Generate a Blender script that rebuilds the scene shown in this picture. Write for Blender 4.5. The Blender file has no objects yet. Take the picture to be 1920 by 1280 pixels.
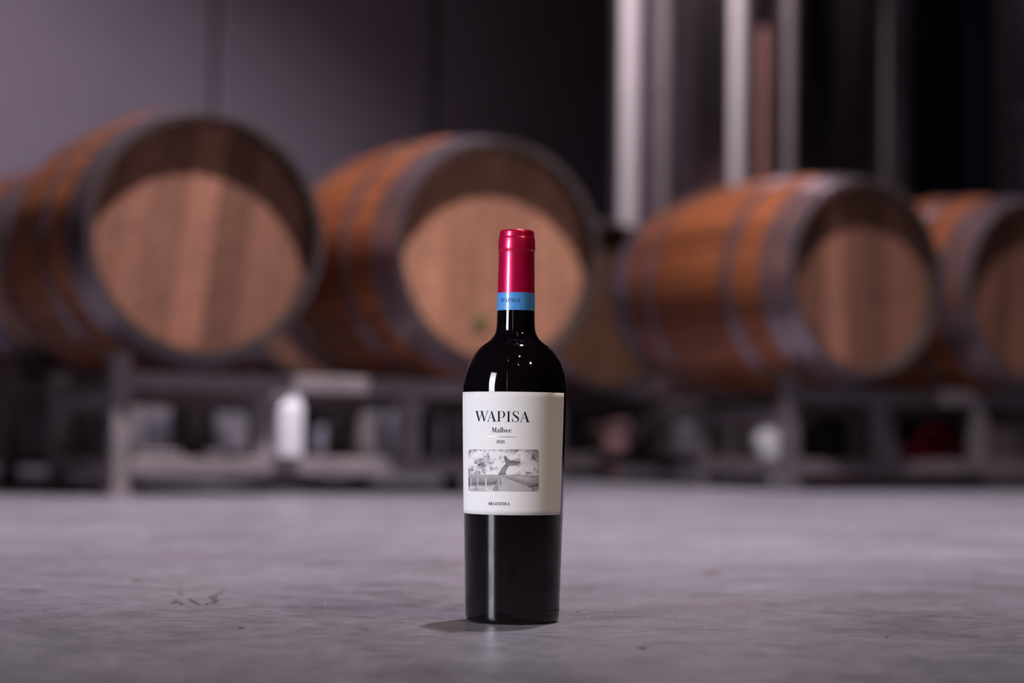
import bpy, bmesh, math, random
import numpy as np
from mathutils import Vector, Matrix

random.seed(7)
sc = bpy.context.scene
C = sc.collection
PI = math.pi

# ------------------------------------------------------------------ camera
FPX = 3655.0                      # focal length in pixels of the 1920 px frame
HOR = 820.0                       # row of the horizon at the middle column
CAMH = 0.139                      # camera height
PITCH = math.atan((HOR - 640.0) / FPX)
ROLL = math.radians(0.70)
DB = 1.49                         # bottle distance
AX = Vector((0.0027, DB, 0.0))    # bottle axis

cam_d = bpy.data.cameras.new('camera')
cam = bpy.data.objects.new('camera', cam_d)
C.objects.link(cam)
cam_d.sensor_width = 36.0
cam_d.lens = FPX / 1920.0 * 36.0
cam_d.clip_start = 0.02
CAM_M = (Matrix.Translation((0, 0, CAMH)) @ Matrix.Rotation(PI / 2 + PITCH, 4, 'X')
         @ Matrix.Rotation(ROLL, 4, 'Z'))
cam.matrix_world = CAM_M
cam_d.dof.use_dof = True
cam_d.dof.focus_distance = DB - 0.03
cam_d.dof.aperture_fstop = 3.3
cam_d.dof.aperture_blades = 0
sc.camera = cam

# ------------------------------------------------------------------ world, exposure
w = bpy.data.worlds.new('world')
sc.world = w
w.use_nodes = True
w.node_tree.nodes['Background'].inputs[0].default_value = (0.5, 0.45, 0.55, 1)
w.node_tree.nodes['Background'].inputs[1].default_value = 0.0
vs = sc.view_settings
vs.view_transform = 'Standard'
vs.look = 'None'
vs.exposure = 0.0
vs.gamma = 1.0
vs.use_curve_mapping = False

# room frame: u runs along the rows of barrels, v across them towards the back wall
AZ = math.radians(33.5)
U = Vector((math.cos(AZ), math.sin(AZ), 0))
V = Vector((-math.sin(AZ), math.cos(AZ), 0))
def uv(u, v, z=0.0):
    return U * u + V * v + Vector((0, 0, z))
def aim(o, target):
    o.rotation_euler = (Vector(target) - Vector(o.location)).to_track_quat('-Z', 'Y').to_euler()

def light(name, kind, loc, energy, col, target=None, **kw):
    d = bpy.data.lights.new(name, kind)
    d.energy = energy
    d.color = col
    for k, v_ in kw.items():
        setattr(d, k, v_)
    o = bpy.data.objects.new(name, d)
    C.objects.link(o)
    o.location = loc
    if target is not None:
        aim(o, target)
    return o

R2 = math.radians
# daylight in the doorway of the left wall
door_c = uv(-3.35, 0.95, 1.15)
light('daylight_doorway', 'AREA', door_c, 20, (0.86, 0.86, 1.0), (0.0, 1.6, 0.35), shape='RECTANGLE', size=1.0, size_y=2.25, spread=R2(50))
# high-bay lamps under the ceiling
LAMP = (1.0, 0.88, 0.95)
light('high_bay_lamp', 'SPOT', (0.75, 2.85, 5.5), 2450, LAMP, (0.08, 4.0, 0), spot_size=R2(67), spot_blend=1.0, shadow_soft_size=0.12)
light('high_bay_lamp', 'SPOT', (0.75, -0.6, 5.2), 25, LAMP, (0.75, -0.4, 0), spot_size=R2(110), spot_blend=0.9, shadow_soft_size=0.10)
light('high_bay_lamp', 'SPOT', (0.75, -3.2, 5.2), 25, LAMP, (0.75, -3.0, 0), spot_size=R2(110), spot_blend=0.9, shadow_soft_size=0.10)
# warm lamp high on the right, beside the camera
light('warm_high_lamp', 'SPOT', (2.6, -0.9, 4.0), 240, (1.0, 0.74, 0.52), (0.1, 1.7, 0.0), spot_size=R2(36), spot_blend=1.0, shadow_soft_size=0.12)
# unseen spot added to give the panel wall its light gradient
light('wall_fill_spot', 'SPOT', uv(-0.3, 4.6, 4.6), 900, (0.97, 0.85, 1.0), uv(3.05, 8.0, 0.45), spot_size=R2(39), spot_blend=1.0, shadow_soft_size=0.15)
# unseen spots added to brighten the tanks and their pipes
light('tank_fill_spot', 'SPOT', (-0.4, 6.4, 4.6), 1050, (1.0, 0.88, 0.92), (0.75, 8.0, 1.7), spot_size=R2(36), spot_blend=1.0, shadow_soft_size=0.12)
light('tank_fill_spot', 'SPOT', (1.3, 6.7, 4.6), 220, (0.95, 0.88, 1.0), (2.6, 8.4, 1.5), spot_size=R2(28), spot_blend=1.0, shadow_soft_size=0.12)

# ------------------------------------------------------------------ helpers
def pix_dir(px, py):
    d = Vector(((px - 960.0) / FPX, -(py - 640.0) / FPX, -1.0))
    return (CAM_M.to_3x3() @ d).normalized()
CAMP = CAM_M.translation
def on_floor(px, py):
    d = pix_dir(px, py)
    return CAMP + d * (-CAMP.z / d.z)
def on_depth(px, py, Y):
    d = pix_dir(px, py)
    return CAMP + d * ((Y - CAMP.y) / d.y)

def link(o, parent=None):
    C.objects.link(o)
    if parent is not None:
        o.parent = parent
    return o
def mesh(name, verts, faces, mat=None, smooth=False):
    me = bpy.data.meshes.new(name)
    me.from_pydata([tuple(v) for v in verts], [], faces)
    me.validate()
    if mat:
        me.materials.append(mat)
    if smooth:
        me.polygons.foreach_set('use_smooth', [True] * len(me.polygons))
    me.update()
    return me
def obj(name, me, parent=None, loc=None, rot=None):
    o = bpy.data.objects.new(name, me)
    link(o, parent)
    if loc is not None:
        o.location = loc
    if rot is not None:
        o.rotation_euler = rot
    return o
def thing(name, label, cat, loc=(0, 0, 0), rz=0.0, group=None):
    o = bpy.data.objects.new(name, None)
    o.empty_display_size = 0.05
    C.objects.link(o)
    o.location = loc
    o.rotation_euler = (0, 0, rz)
    tag(o, label, cat, group)
    return o
def tag(o, label, cat, group=None):
    o['label'] = label
    o['category'] = cat
    if group:
        o['group'] = group
    return o

class MB:
    """collects shapes into one mesh"""
    def __init__(self):
        self.v = []; self.f = []; self.sm = []
    def add(self, verts, faces, smooth=False):
        b = len(self.v)
        self.v += [Vector(p) for p in verts]
        self.f += [tuple(i + b for i in f) for f in faces]
        self.sm += [smooth] * len(faces)
        return self
    def box(self, x0, x1, y0, y1, z0, z1, bev=0.0):
        if bev <= 0:
            P = [(x, y, z) for z in (z0, z1) for y in (y0, y1) for x in (x0, x1)]
            return self.add(P, [(0, 2, 3, 1), (4, 5, 7, 6), (0, 1, 5, 4), (2, 6, 7, 3), (0, 4, 6, 2), (1, 3, 7, 5)])
        bm = bmesh.new()
        bmesh.ops.create_cube(bm, size=1.0)
        for v in bm.verts:
            v.co = Vector(((x0 + x1) / 2 + v.co.x * (x1 - x0), (y0 + y1) / 2 + v.co.y * (y1 - y0), (z0 + z1) / 2 + v.co.z * (z1 - z0)))
        bmesh.ops.bevel(bm, geom=bm.edges[:], offset=bev, segments=2, affect='EDGES', profile=0.5)
        bm.verts.index_update()
        vs_ = [v.co.copy() for v in bm.verts]
        fs = [tuple(v.index for v in f.verts) for f in bm.faces]
        bm.free()
        return self.add(vs_, fs)
    def tube(self, pts, r, n=10, caps=True):
        pts = [Vector(p) for p in pts]
        rs = r if isinstance(r, (list, tuple)) else [r] * len(pts)
        V_ = []; F = []
        up = Vector((0, 0, 1))
        prev = None
        for i, p in enumerate(pts):
            t = (pts[min(i + 1, len(pts) - 1)] - pts[max(i - 1, 0)]).normalized()
            a = prev if prev is not None else (up.cross(t) if abs(t.z) < 0.95 else Vector((1, 0, 0)))
            a = (a - t * a.dot(t)).normalized()
            prev = a
            b = t.cross(a)
            for k in range(n):
                th = 2 * PI * k / n
                V_.append(p + (a * math.cos(th) + b * math.sin(th)) * rs[i])
        for i in range(len(pts) - 1):
            for k in range(n):
                F.append((i * n + k, i * n + (k + 1) % n, (i + 1) * n + (k + 1) % n, (i + 1) * n + k))
        self.add(V_, F, True)
        if caps:
            b = len(self.v) - len(V_)
            self.f.append(tuple(b + k for k in reversed(range(n)))); self.sm.append(False)
            self.f.append(tuple(b + (len(pts) - 1) * n + k for k in range(n))); self.sm.append(False)
        return self
    def lathe(self, prof, n=48, axis='z', ang0=0.0, ang1=2 * PI, capends=True):
        closed = abs(ang1 - ang0 - 2 * PI) < 1e-6
        m = n if closed else n + 1
        V_ = []; F = []
        for (r, h) in prof:
            for k in range(m):
                th = ang0 + (ang1 - ang0) * k / n
                c, s = math.cos(th) * r, math.sin(th) * r
                V_.append((c, s, h) if axis == 'z' else (h, c, s))
        for i in range(len(prof) - 1):
            for k in range(n):
                k2 = (k + 1) % m
                F.append((i * m + k, i * m + k2, (i + 1) * m + k2, (i + 1) * m + k))
        self.add(V_, F, True)
        if closed and capends:
            b = len(self.v) - len(V_)
            if prof[0][0] > 1e-5:
                self.f.append(tuple(b + k for k in reversed(range(m)))); self.sm.append(False)
            if prof[-1][0] > 1e-5:
                self.f.append(tuple(b + (len(prof) - 1) * m + k for k in range(m))); self.sm.append(False)
        return self
    def me(self, name, mat):
        m = mesh(name, self.v, self.f, mat)
        if len(m.polygons) == len(self.sm):
            m.polygons.foreach_set('use_smooth', self.sm)
            if any(self.sm):
                m.set_sharp_from_angle(angle=math.radians(38))
        return m
    def build(self, name, mat, parent=None, loc=None, rot=None):
        return obj(name, self.me(name, mat), parent, loc, rot)

# ------------------------------------------------------------------ materials
class NT:
    def __init__(self, name):
        self.m = bpy.data.materials.new(name)
        self.m.use_nodes = True
        self.t = self.m.node_tree
        self.b = self.t.nodes['Principled BSDF']
    def n(self, kind, **kw):
        nd = self.t.nodes.new(kind)
        for k, v in kw.items():
            setattr(nd, k, v)
        return nd
    def l(self, a, b):
        self.t.links.new(a, b)
    def set(self, **kw):
        for k, v in kw.items():
            self.b.inputs[k.replace('_', ' ')].default_value = v
        return self
    def noise(self, vec, scale, detail=4, rough=0.55, dist=0.0):
        nd = self.n('ShaderNodeTexNoise')
        nd.inputs['Scale'].default_value = scale
        nd.inputs['Detail'].default_value = detail
        nd.inputs['Roughness'].default_value = rough
        nd.inputs['Distortion'].default_value = dist
        if vec is not None:
            self.l(vec, nd.inputs['Vector'])
        return nd
    def ramp(self, fac, stops):
        r = self.n('ShaderNodeValToRGB')
        e = r.color_ramp.elements
        while len(e) < len(stops):
            e.new(0.5)
        for el, (p, c) in zip(e, stops):
            el.position = p
            el.color = (c[0], c[1], c[2], 1) if len(c) == 3 else c
        self.l(fac, r.inputs[0])
        return r
    def mix(self, fac, a, b, mode='MIX'):
        m = self.n('ShaderNodeMix', data_type='RGBA', blend_type=mode)
        for sock, val in ((m.inputs[0], fac), (m.inputs[6], a), (m.inputs[7], b)):
            if hasattr(val, 'is_linked'):
                self.l(val, sock)
            else:
                sock.default_value = val if not isinstance(val, tuple) else (val + (1,))[:4]
        return m.outputs[2]
    def mapping(self, vec, scale=(1, 1, 1), loc=None):
        m = self.n('ShaderNodeMapping')
        m.inputs['Scale'].default_value = scale
        self.l(vec, m.inputs['Vector'])
        if loc is not None:
            self.l(loc, m.inputs['Location'])
        return m.outputs[0]
    def bump(self, h, strength=0.2, dist=0.01):
        b = self.n('ShaderNodeBump')
        b.inputs['Strength'].default_value = strength
        b.inputs['Distance'].default_value = dist
        self.l(h, b.inputs['Height'])
        self.l(b.outputs[0], self.b.inputs['Normal'])

def g3(v):
    return (v, v, v)

def mat_plain(name, col, rough=0.5, metal=0.0, var=0.15, scale=8.0, coat=0.0):
    t = NT(name)
    tc = t.n('ShaderNodeTexCoord')
    nz = t.noise(tc.outputs['Object'], scale, 5)
    lo = tuple(c * (1 - var) for c in col)
    hi = tuple(min(1, c * (1 + var)) for c in col)
    r = t.ramp(nz.outputs[0], [(0.3, lo), (0.7, hi)])
    t.l(r.outputs[0], t.b.inputs['Base Color'])
    t.set(Roughness=rough, Metallic=metal)
    if coat:
        t.b.inputs['Coat Weight'].default_value = coat
    return t.m

def mat_wood(name, dark, light_, grain=(1.2, 26, 26), rough=0.55, vary=0.35):
    t = NT(name)
    tc = t.n('ShaderNodeTexCoord')
    oi = t.n('ShaderNodeObjectInfo')
    mul = t.n('ShaderNodeVectorMath', operation='SCALE')
    comb = t.n('ShaderNodeCombineXYZ')
    for i in range(3):
        t.l(oi.outputs['Random'], comb.inputs[i])
    t.l(comb.outputs[0], mul.inputs[0])
    mul.inputs['Scale'].default_value = 37.0
    vec = t.mapping(tc.outputs['Object'], grain, mul.outputs[0])
    nz = t.noise(vec, 1.6, 6, 0.6, 0.4)
    base = t.ramp(nz.outputs[0], [(0.28, dark), (0.72, light_)])
    blot = t.noise(t.mapping(tc.outputs['Object'], (1, 1, 1), mul.outputs[0]), 5.0, 4)
    bl = t.ramp(blot.outputs[0], [(0.3, g3(0.72)), (0.65, g3(1.0))])
    c1 = t.mix(0.8, base.outputs[0], bl.outputs[0], 'MULTIPLY')
    tone = t.ramp(oi.outputs['Random'], [(0.0, (1 - vary, (1 - vary) * 0.98, (1 - vary) * 0.95)), (1.0, (1.0 + vary * 0.4, 1.0 + vary * 0.4, 1.0 + vary * 0.4))])
    c2 = t.mix(1.0, c1, tone.outputs[0], 'MULTIPLY')
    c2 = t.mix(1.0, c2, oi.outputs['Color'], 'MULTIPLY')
    t.l(c2, t.b.inputs['Base Color'])
    t.set(Roughness=rough)
    t.bump(nz.outputs[0], 0.25, 0.002)
    return t.m

def mat_concrete():
    t = NT('polished_concrete')
    tc = t.n('ShaderNodeTexCoord')
    o = tc.outputs['Object']
    big = t.noise(o, 1.1, 5, 0.6, 0.6)
    mid = t.noise(o, 5.0, 6, 0.62, 1.2)
    fine = t.noise(o, 60.0, 6, 0.7)
    grit = t.noise(o, 420.0, 3, 0.6)
    a = t.ramp(big.outputs[0], [(0.28, (0.172, 0.160, 0.188)), (0.52, (0.242, 0.234, 0.272)), (0.75, (0.295, 0.288, 0.330))])
    b = t.ramp(mid.outputs[0], [(0.27, g3(0.55)), (0.46, g3(0.92)), (0.75, g3(1.16))])
    c = t.ramp(fine.outputs[0], [(0.3, g3(0.74)), (0.7, g3(1.18))])
    d = t.ramp(grit.outputs[0], [(0.3, g3(0.75)), (0.7, g3(1.2))])
    x = t.mix(1.0, a.outputs[0], b.outputs[0], 'MULTIPLY')
    x = t.mix(1.0, x, c.outputs[0], 'MULTIPLY')
    x = t.mix(1.0, x, d.outputs[0], 'MULTIPLY')
    patch = t.noise(o, 17.0, 7, 0.68, 0.8)
    e = t.ramp(patch.outputs[0], [(0.28, g3(0.70)), (0.48, g3(1.0)), (0.72, g3(1.22))])
    x = t.mix(1.0, x, e.outputs[0], 'MULTIPLY')
    t.l(x, t.b.inputs['Base Color'])
    rr = t.ramp(mid.outputs[0], [(0.3, g3(0.42)), (0.7, g3(0.30))])
    t.l(rr.outputs[0], t.b.inputs['Roughness'])
    t.set(IOR=1.45, Specular_IOR_Level=0.36)
    t.bump(fine.outputs[0], 0.12, 0.002)
    return t.m

def mat_steel(name, col, rough, aniso=0.0, var=0.12):
    t = NT(name)
    tc = t.n('ShaderNodeTexCoord')
    nz = t.noise(t.mapping(tc.outputs['Object'], (1, 1, 6)), 3.0, 5)
    r = t.ramp(nz.outputs[0], [(0.3, tuple(c * (1 - var) for c in col)), (0.7, tuple(c * (1 + var) for c in col))])
    t.l(r.outputs[0], t.b.inputs['Base Color'])
    t.set(Metallic=1.0, Roughness=rough)
    if aniso:
        t.b.inputs['Anisotropic'].default_value = aniso
        tg = t.n('ShaderNodeTangent', direction_type='RADIAL', axis='Z')
        t.l(tg.outputs[0], t.b.inputs['Tangent'])
    return t.m

M = {}
M['concrete'] = mat_concrete()
M['panel'] = mat_plain('painted_wall_panel', (0.33, 0.28, 0.33), 0.55, 0, 0.05, 3.0)
M['joint'] = mat_plain('panel_joint', (0.25, 0.21, 0.25), 0.6, 0, 0.05)
M['wall'] = mat_plain('dark_wall_paint', (0.035, 0.028, 0.034), 0.7, 0, 0.08, 2.0)
M['ceiling'] = mat_plain('ceiling_sheet', (0.03, 0.026, 0.03), 0.8, 0, 0.08, 2.0)
M['stave'] = mat_wood('oak_stave', (0.230, 0.060, 0.020), (0.44, 0.150, 0.054))
M['chime'] = mat_wood('shaded_chime_oak', (0.022, 0.013, 0.010), (0.060, 0.034, 0.024), rough=0.8, vary=0.3)  # stave ends and inner rim darkened to stand for deep shade
M['head'] = mat_wood('oak_head', (0.175, 0.072, 0.046), (0.300, 0.138, 0.086), vary=0.32)
M['hoop'] = mat_steel('galvanised_hoop', (0.36, 0.31, 0.365), 0.34)
M['hoop'].node_tree.nodes['Principled BSDF'].inputs['Metallic'].default_value = 0.85
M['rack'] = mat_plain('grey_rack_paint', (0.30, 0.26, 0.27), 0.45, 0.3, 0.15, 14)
M['shaded_rack'] = mat_plain('shaded_rack_paint', (0.135, 0.112, 0.122), 0.5, 0.3, 0.15, 14)  # darker copy of the rack paint, for racks in weaker light
M['tank'] = mat_steel('brushed_tank_steel', (0.58, 0.51, 0.56), 0.34, 0.8, 0.06)
M['pipe'] = mat_plain('pale_streak_pipe', (0.70, 0.64, 0.68), 0.35, 0.0, 0.05)  # pale colour of the pipes that stand in for tank highlights
M['glass'] = NT('black_wine_glass').set(Base_Color=(0.0035, 0.002, 0.003, 1), Roughness=0.045, IOR=1.47).m
M['paper'] = mat_plain('label_paper', (0.80, 0.775, 0.73), 0.65, 0, 0.02, 300)
M['paper'].node_tree.nodes['Principled BSDF'].inputs['Specular IOR Level'].default_value = 0.25
M['ink'] = mat_plain('navy_ink', (0.012, 0.012, 0.03), 0.7, 0, 0.1, 50)
M['ink'].node_tree.nodes['Principled BSDF'].inputs['Specular IOR Level'].default_value = 0.12
M['foil'] = NT('copper_foil').set(Base_Color=(0.75, 0.36, 0.28, 1), Roughness=0.25, Metallic=1.0).m
M['capsule'] = NT('crimson_capsule').set(Base_Color=(0.62, 0.004, 0.065, 1), Roughness=0.32, Metallic=0.5, Coat_Weight=0.6, Coat_Roughness=0.12).m
M['band'] = NT('blue_band').set(Base_Color=(0.07, 0.29, 0.64, 1), Roughness=0.4, Coat_Weight=0.5, Coat_Roughness=0.14).m
M['white_plastic'] = mat_plain('white_plastic', (0.80, 0.80, 0.86), 0.4, 0, 0.04)
M['grey_plastic'] = mat_plain('grey_plastic', (0.45, 0.42, 0.50), 0.45, 0, 0.06)
M['black_plastic'] = mat_plain('black_plastic', (0.02, 0.018, 0.02), 0.4, 0, 0.1)
M['carton'] = mat_plain('pale_carton', (0.48, 0.38, 0.35), 0.7, 0, 0.1)
M['red_rubber'] = mat_plain('red_rubber', (0.65, 0.012, 0.04), 0.45, 0, 0.1)
M['blue_rubber'] = mat_plain('blue_rubber', (0.008, 0.016, 0.05), 0.45, 0, 0.1)
M['pallet'] = mat_wood('pallet_wood', (0.22, 0.15, 0.14), (0.40, 0.29, 0.28))
M['pink_block'] = mat_plain('pink_end_block', (0.78, 0.42, 0.42), 0.6, 0, 0.1)  # brighter pink than the pallet wood, for the right-end blocks
M['stain'] = mat_plain('floor_stain', (0.11, 0.075, 0.08), 0.5, 0, 0.25, 60)
M['chip'] = mat_plain('pale_chip', (0.75, 0.70, 0.70), 0.5, 0, 0.1, 60)
M['red_streak'] = mat_plain('brown_red_streak', (0.36, 0.17, 0.16), 0.5, 0, 0.1)  # reddish reflection on the tank, put into a tube's colour
M['olive'] = mat_plain('olive_bung', (0.10, 0.095, 0.03), 0.6, 0, 0.2)

# ------------------------------------------------------------------ room
def uvbox(name, u0, u1, v0, v1, z0, z1, mat, parent=None, bev=0.0, kind='structure'):
    o = MB().box(u0, u1, v0, v1, z0, z1, bev).build(name, mat, parent)
    if parent is None:
        o.rotation_euler = (0, 0, AZ)
        if kind:
            o['kind'] = kind
    return o
floor = MB().box(-7.5, 11.5, -7.5, 12.5, -0.12, 0.0).build('floor', M['concrete'])
floor['kind'] = 'structure'
UL, UR, VF, VB, ZC = -3.2, 10.5, -5.0, 8.0, 6.0
wall_back = uvbox('wall_back', UL - 0.2, UR + 0.2, VB + 0.06, VB + 0.22, 0, ZC, M['joint'])
k = 0
uu = 3.68 - 1.15 * 6
while uu < UR:
    uvbox('panel', max(uu + 0.016, UL), min(uu + 1.15 - 0.016, UR), VB, VB + 0.06, 0.0, ZC, M['panel'], wall_back, 0.008)
    uu += 1.15
uvbox('shade_strip_back', UL, UR, VB - 0.05, VB, 0, 0.55, M['black_plastic'])  # added strip whose black colour stands in for shade below the racks
uvbox('wall_right', UR, UR + 0.2, VF - 0.2, VB + 0.2, 0, ZC, M['wall'])
uvbox('wall_front', UL - 0.2, UR + 0.2, VF - 0.2, VF, 0, ZC, M['wall'])
wl = uvbox('wall_left', UL - 0.2, UL, VF, 0.40, 0, ZC, M['wall'])
uvbox('wall_piece', UL - 0.2, UL, 1.50, VB + 0.06, 0, ZC, M['wall'], wl)
uvbox('lintel', UL - 0.2, UL, 0.40, 1.50, 2.35, ZC, M['wall'], wl)
df = uvbox('door_1', UL - 0.22, UL + 0.03, 0.36, 0.44, 0, 2.39, M['rack'])
uvbox('jamb', UL - 0.22, UL + 0.03, 1.46, 1.54, 0, 2.39, M['rack'], df)
uvbox('door_head', UL - 0.22, UL + 0.03, 0.44, 1.46, 2.31, 2.39, M['rack'], df)
uvbox('ceiling', UL - 0.2, UR + 0.2, VF - 0.2, VB + 0.2, ZC, ZC + 0.15, M['ceiling'])

# ------------------------------------------------------------------ barrels
BL, RH, RB = 0.87, 0.270, 0.316
ZAX = 0.573
def brad(x):
    t = 2 * x / BL - 1
    return RB - (RB - RH) * abs(t) ** 2.0
NST = 28
def stave_mesh(frac):
    """one stave about the barrel's x axis; the head end is x = 0, the body runs to +x"""
    half = PI / NST * frac
    ns = 14
    V_ = []; F = []
    for i in range(ns + 1):
        x = BL * (0.0, 0.058, 0.1, 0.17, 0.24, 0.32, 0.41, 0.5, 0.59, 0.68, 0.76, 0.83, 0.9, 0.942, 1.0)[i]
        r = brad(x)
        e = half - 0.0012 / r
        th = 0.012 if i == 0 or i == ns else 0.024
        ring = [(r - 0.0016, -e), (r, -e * 0.9), (r, 0.0), (r, e * 0.9), (r - 0.0016, e), (r - th, e), (r - th, -e)]
        for (rr, a) in ring:
            V_.append((x, rr * math.sin(a), rr * math.cos(a)))
    n = 7
    for i in range(ns):
        for k in range(n):
            F.append((i * n + k, (i + 1) * n + k, (i + 1) * n + (k + 1) % n, i * n + (k + 1) % n))
    F.append(tuple(range(n)))
    F.append(tuple(ns * n + k for k in reversed(range(n))))
    me = mesh('stave', V_, F, M['stave'])
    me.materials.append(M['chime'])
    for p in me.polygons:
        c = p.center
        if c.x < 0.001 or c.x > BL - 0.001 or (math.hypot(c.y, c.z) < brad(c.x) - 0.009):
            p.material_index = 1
    return me
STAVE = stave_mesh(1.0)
def hoop_mesh(x0, x1, th=0.0035):
    n = 72
    prof = []
    for i in range(5):
        x = x0 + (x1 - x0) * i / 4
        prof.append((brad(x) + th, x))
    prof = [(brad(x0) + 0.0005, x0)] + prof + [(brad(x1) + 0.0005, x1)]
    return MB().lathe(prof, n, axis='x', capends=False).me('hoop', M['hoop'])
HOOPS = [hoop_mesh(a, b) for a, b in ((0.001, 0.046), (0.062, 0.108), (0.225, 0.258),
                                      (BL - 0.258, BL - 0.225), (BL - 0.108, BL - 0.062), (BL - 0.046, BL - 0.001))]
NPL = 7
CH = 0.050
def plank_meshes():
    r = brad(CH) - 0.0215
    edges = [-r, -0.70 * r, -0.42 * r, -0.12 * r, 0.17 * r, 0.45 * r, 0.72 * r, r]
    out = []
    for a, b in zip(edges[:-1], edges[1:]):
        a2, b2 = a + 0.0009, b - 0.0009
        top = []; bot = []
        for i in range(9):
            y = a2 + (b2 - a2) * i / 8
            z = math.sqrt(max(r * r - y * y, 0.0))
            top.append((y, z)); bot.append((y, -z))
        loop = top + bot[::-1]
        # drop doubled points at the round's edge
        clean = []
        for p in loop:
            if not clean or (abs(p[0] - clean[-1][0]) + abs(p[1] - clean[-1][1])) > 1e-5:
                clean.append(p)
        m = len(clean)
        V_ = [(CH, y, z) for y, z in clean] + [(CH + 0.022, y, z) for y, z in clean]
        F = [tuple(range(m)), tuple(m + k for k in reversed(range(m)))]
        F += [(k, m + k, m + (k + 1) % m, (k + 1) % m) for k in range(m)]
        # grain runs along z for planks: keep object space, material uses a head map
        out.append(mesh('head_plank', V_, F, M['head']))
    return out
PLANKS = plank_meshes()
BACKHEAD = MB().lathe([(0.0, BL - CH), (brad(CH) - 0.0215, BL - CH), (brad(CH) - 0.0215, BL - CH - 0.022), (0.0, BL - CH - 0.022)], 40, axis='x').me('back_head', M['head'])
BUNG = MB().lathe([(0.0, 0.014), (0.020, 0.012), (0.024, 0.0), (0.024, -0.01)], 20).me('bung', M['black_plastic'])

def barrel(x, y, label, roll, yaw=-2.5, z=ZAX, tones=(1,) * 7, tint=(1, 1, 1)):
    # root stands on the floor under the head; its x axis points along the body
    t = thing('wine_barrel', label, 'barrel', (x, y, 0), PI / 2 + AZ + R2(yaw), 'oak wine barrels lying on the steel racks')
    for k in range(NST):
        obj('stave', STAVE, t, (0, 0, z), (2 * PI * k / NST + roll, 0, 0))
    for h in HOOPS:
        obj('hoop', h, t, (0, 0, z))
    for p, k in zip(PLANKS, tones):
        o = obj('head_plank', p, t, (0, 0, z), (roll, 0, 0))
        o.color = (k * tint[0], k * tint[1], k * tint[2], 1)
    obj('back_head', BACKHEAD, t, (0, 0, z))
    obj('bung', BUNG, t, (BL / 2, 0, z + RB))
    return t
B1 = (-0.676, 4.30); B2 = (-0.028, 4.64); B3 = (0.982, 5.36); B4 = (1.555, 5.77)
B1b = (-1.17, 5.30); B2b = (-0.553, 5.71); B3b = (0.33, 6.375)
barrel(*B1, 'large oak barrel with brown planked head, foremost, left of the bottle', R2(7), -6.5, ZAX + 0.006, tones=(1.0, 1.15, 1.0, 1.75, 1.05, 1.15, 1.0))
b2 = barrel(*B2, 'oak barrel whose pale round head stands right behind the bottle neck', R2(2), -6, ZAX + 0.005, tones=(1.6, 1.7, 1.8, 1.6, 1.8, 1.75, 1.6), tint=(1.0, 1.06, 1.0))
barrel(*B3, 'oak barrel with long orange flank, first one right of the bottle', R2(-2), -3, ZAX + 0.018, tones=(0.8, 0.95, 0.62, 0.72, 1.1, 0.7, 0.85))
barrel(*B4, 'oak barrel cut off by the right picture edge', R2(5), -3, ZAX + 0.016, tones=(0.7, 0.8, 0.75, 0.85, 0.7, 0.75, 0.7))
barrel(*B1b, 'shaded oak barrel peeking out behind the foremost barrel at left picture edge', R2(11), tones=(0.28,) * 7)  # head planks toned down to imitate shadow
barrel(*B2b, 'shaded oak barrel barely showing in the gap between the two barrels left of the bottle', R2(3), tones=(0.6,) * 7)  # plank tones lowered for the shade in the gap
barrel(*B3b, 'dim oak barrel in the back row, seen between the pale head and the orange flank', R2(-6), tones=(0.5,) * 7, tint=(1.0, 1.05, 0.9))  # back-row shade put into the plank tones

MB().lathe([(0.0, -0.006), (0.017, -0.005), (0.021, 0.0), (0.021, 0.004)], 20, axis='x').build('head_bung', M['olive'], b2, (CH, 0.028, ZAX - 0.160))

# ------------------------------------------------------------------ racks
RL, RD = 1.09, 0.36
def rack(bx, by, label, dz=0.0, mat='rack'):
    """rack frame; local x along the row, y towards the back"""
    o = Vector((bx, by, 0)) + U * (-0.158) + V * 0.105
    t = thing('barrel_rack', label, 'rack', o, AZ, 'grey steel barrel racks')
    s = 0.021
    for y, zt, zp in ((0.0, 0.277 + dz, 0.318 + dz), (RD, 0.245 + dz, 0.280 + dz)):
        for x in (0.0, RL):
            MB().box(x - s, x + s, y - s, y + s, 0.0, zp, 0.004).build('post', M[mat], t)
            MB().box(x - 0.035, x + 0.035, y - 0.035, y + 0.035, 0.0, 0.006).build('foot_plate', M[mat], t)
        for x in (0.345, 0.743):
            MB().box(x - 0.024, x + 0.024, y - s, y + s, 0.085, zt - 0.038, 0.004).build('upright', M[mat], t)
        MB().box(s, RL - s, y - 0.019, y + 0.019, zt - 0.040, zt, 0.004).build('upper_rail', M[mat], t)
        MB().box(s, RL - s, y - 0.024, y + 0.024, 0.045, 0.087, 0.004).build('lower_rail', M[mat], t)
    for x in (0.0, RL):
        MB().box(x - 0.018, x + 0.018, s, RD - s, 0.046, 0.086, 0.004).build('cross_tube', M[mat], t)
        MB().box(x - 0.018, x + 0.018, s, RD - s, 0.190, 0.228, 0.004).build('cross_tube', M[mat], t)
    for x0_, x1_ in ((0.30, 0.51), (0.58, 0.79)):
        MB().box(x0_, x1_, 0.024, RD - 0.024, 0.048, 0.084, 0.004).build('fork_channel', M[mat], t)
    return t
rack(-0.676, 4.30, 'grey steel rack carrying the two barrels left of and behind the bottle')
rack(0.956, 5.375, 'grey steel rack under the two barrels at the right', 0.012, 'shaded_rack')
rack(*B1b, 'dim steel rack in the back row at the left picture edge')
rack(*B3b, 'shaded steel rack in the back row right of the bottle', 0.0, 'shaded_rack')

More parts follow.
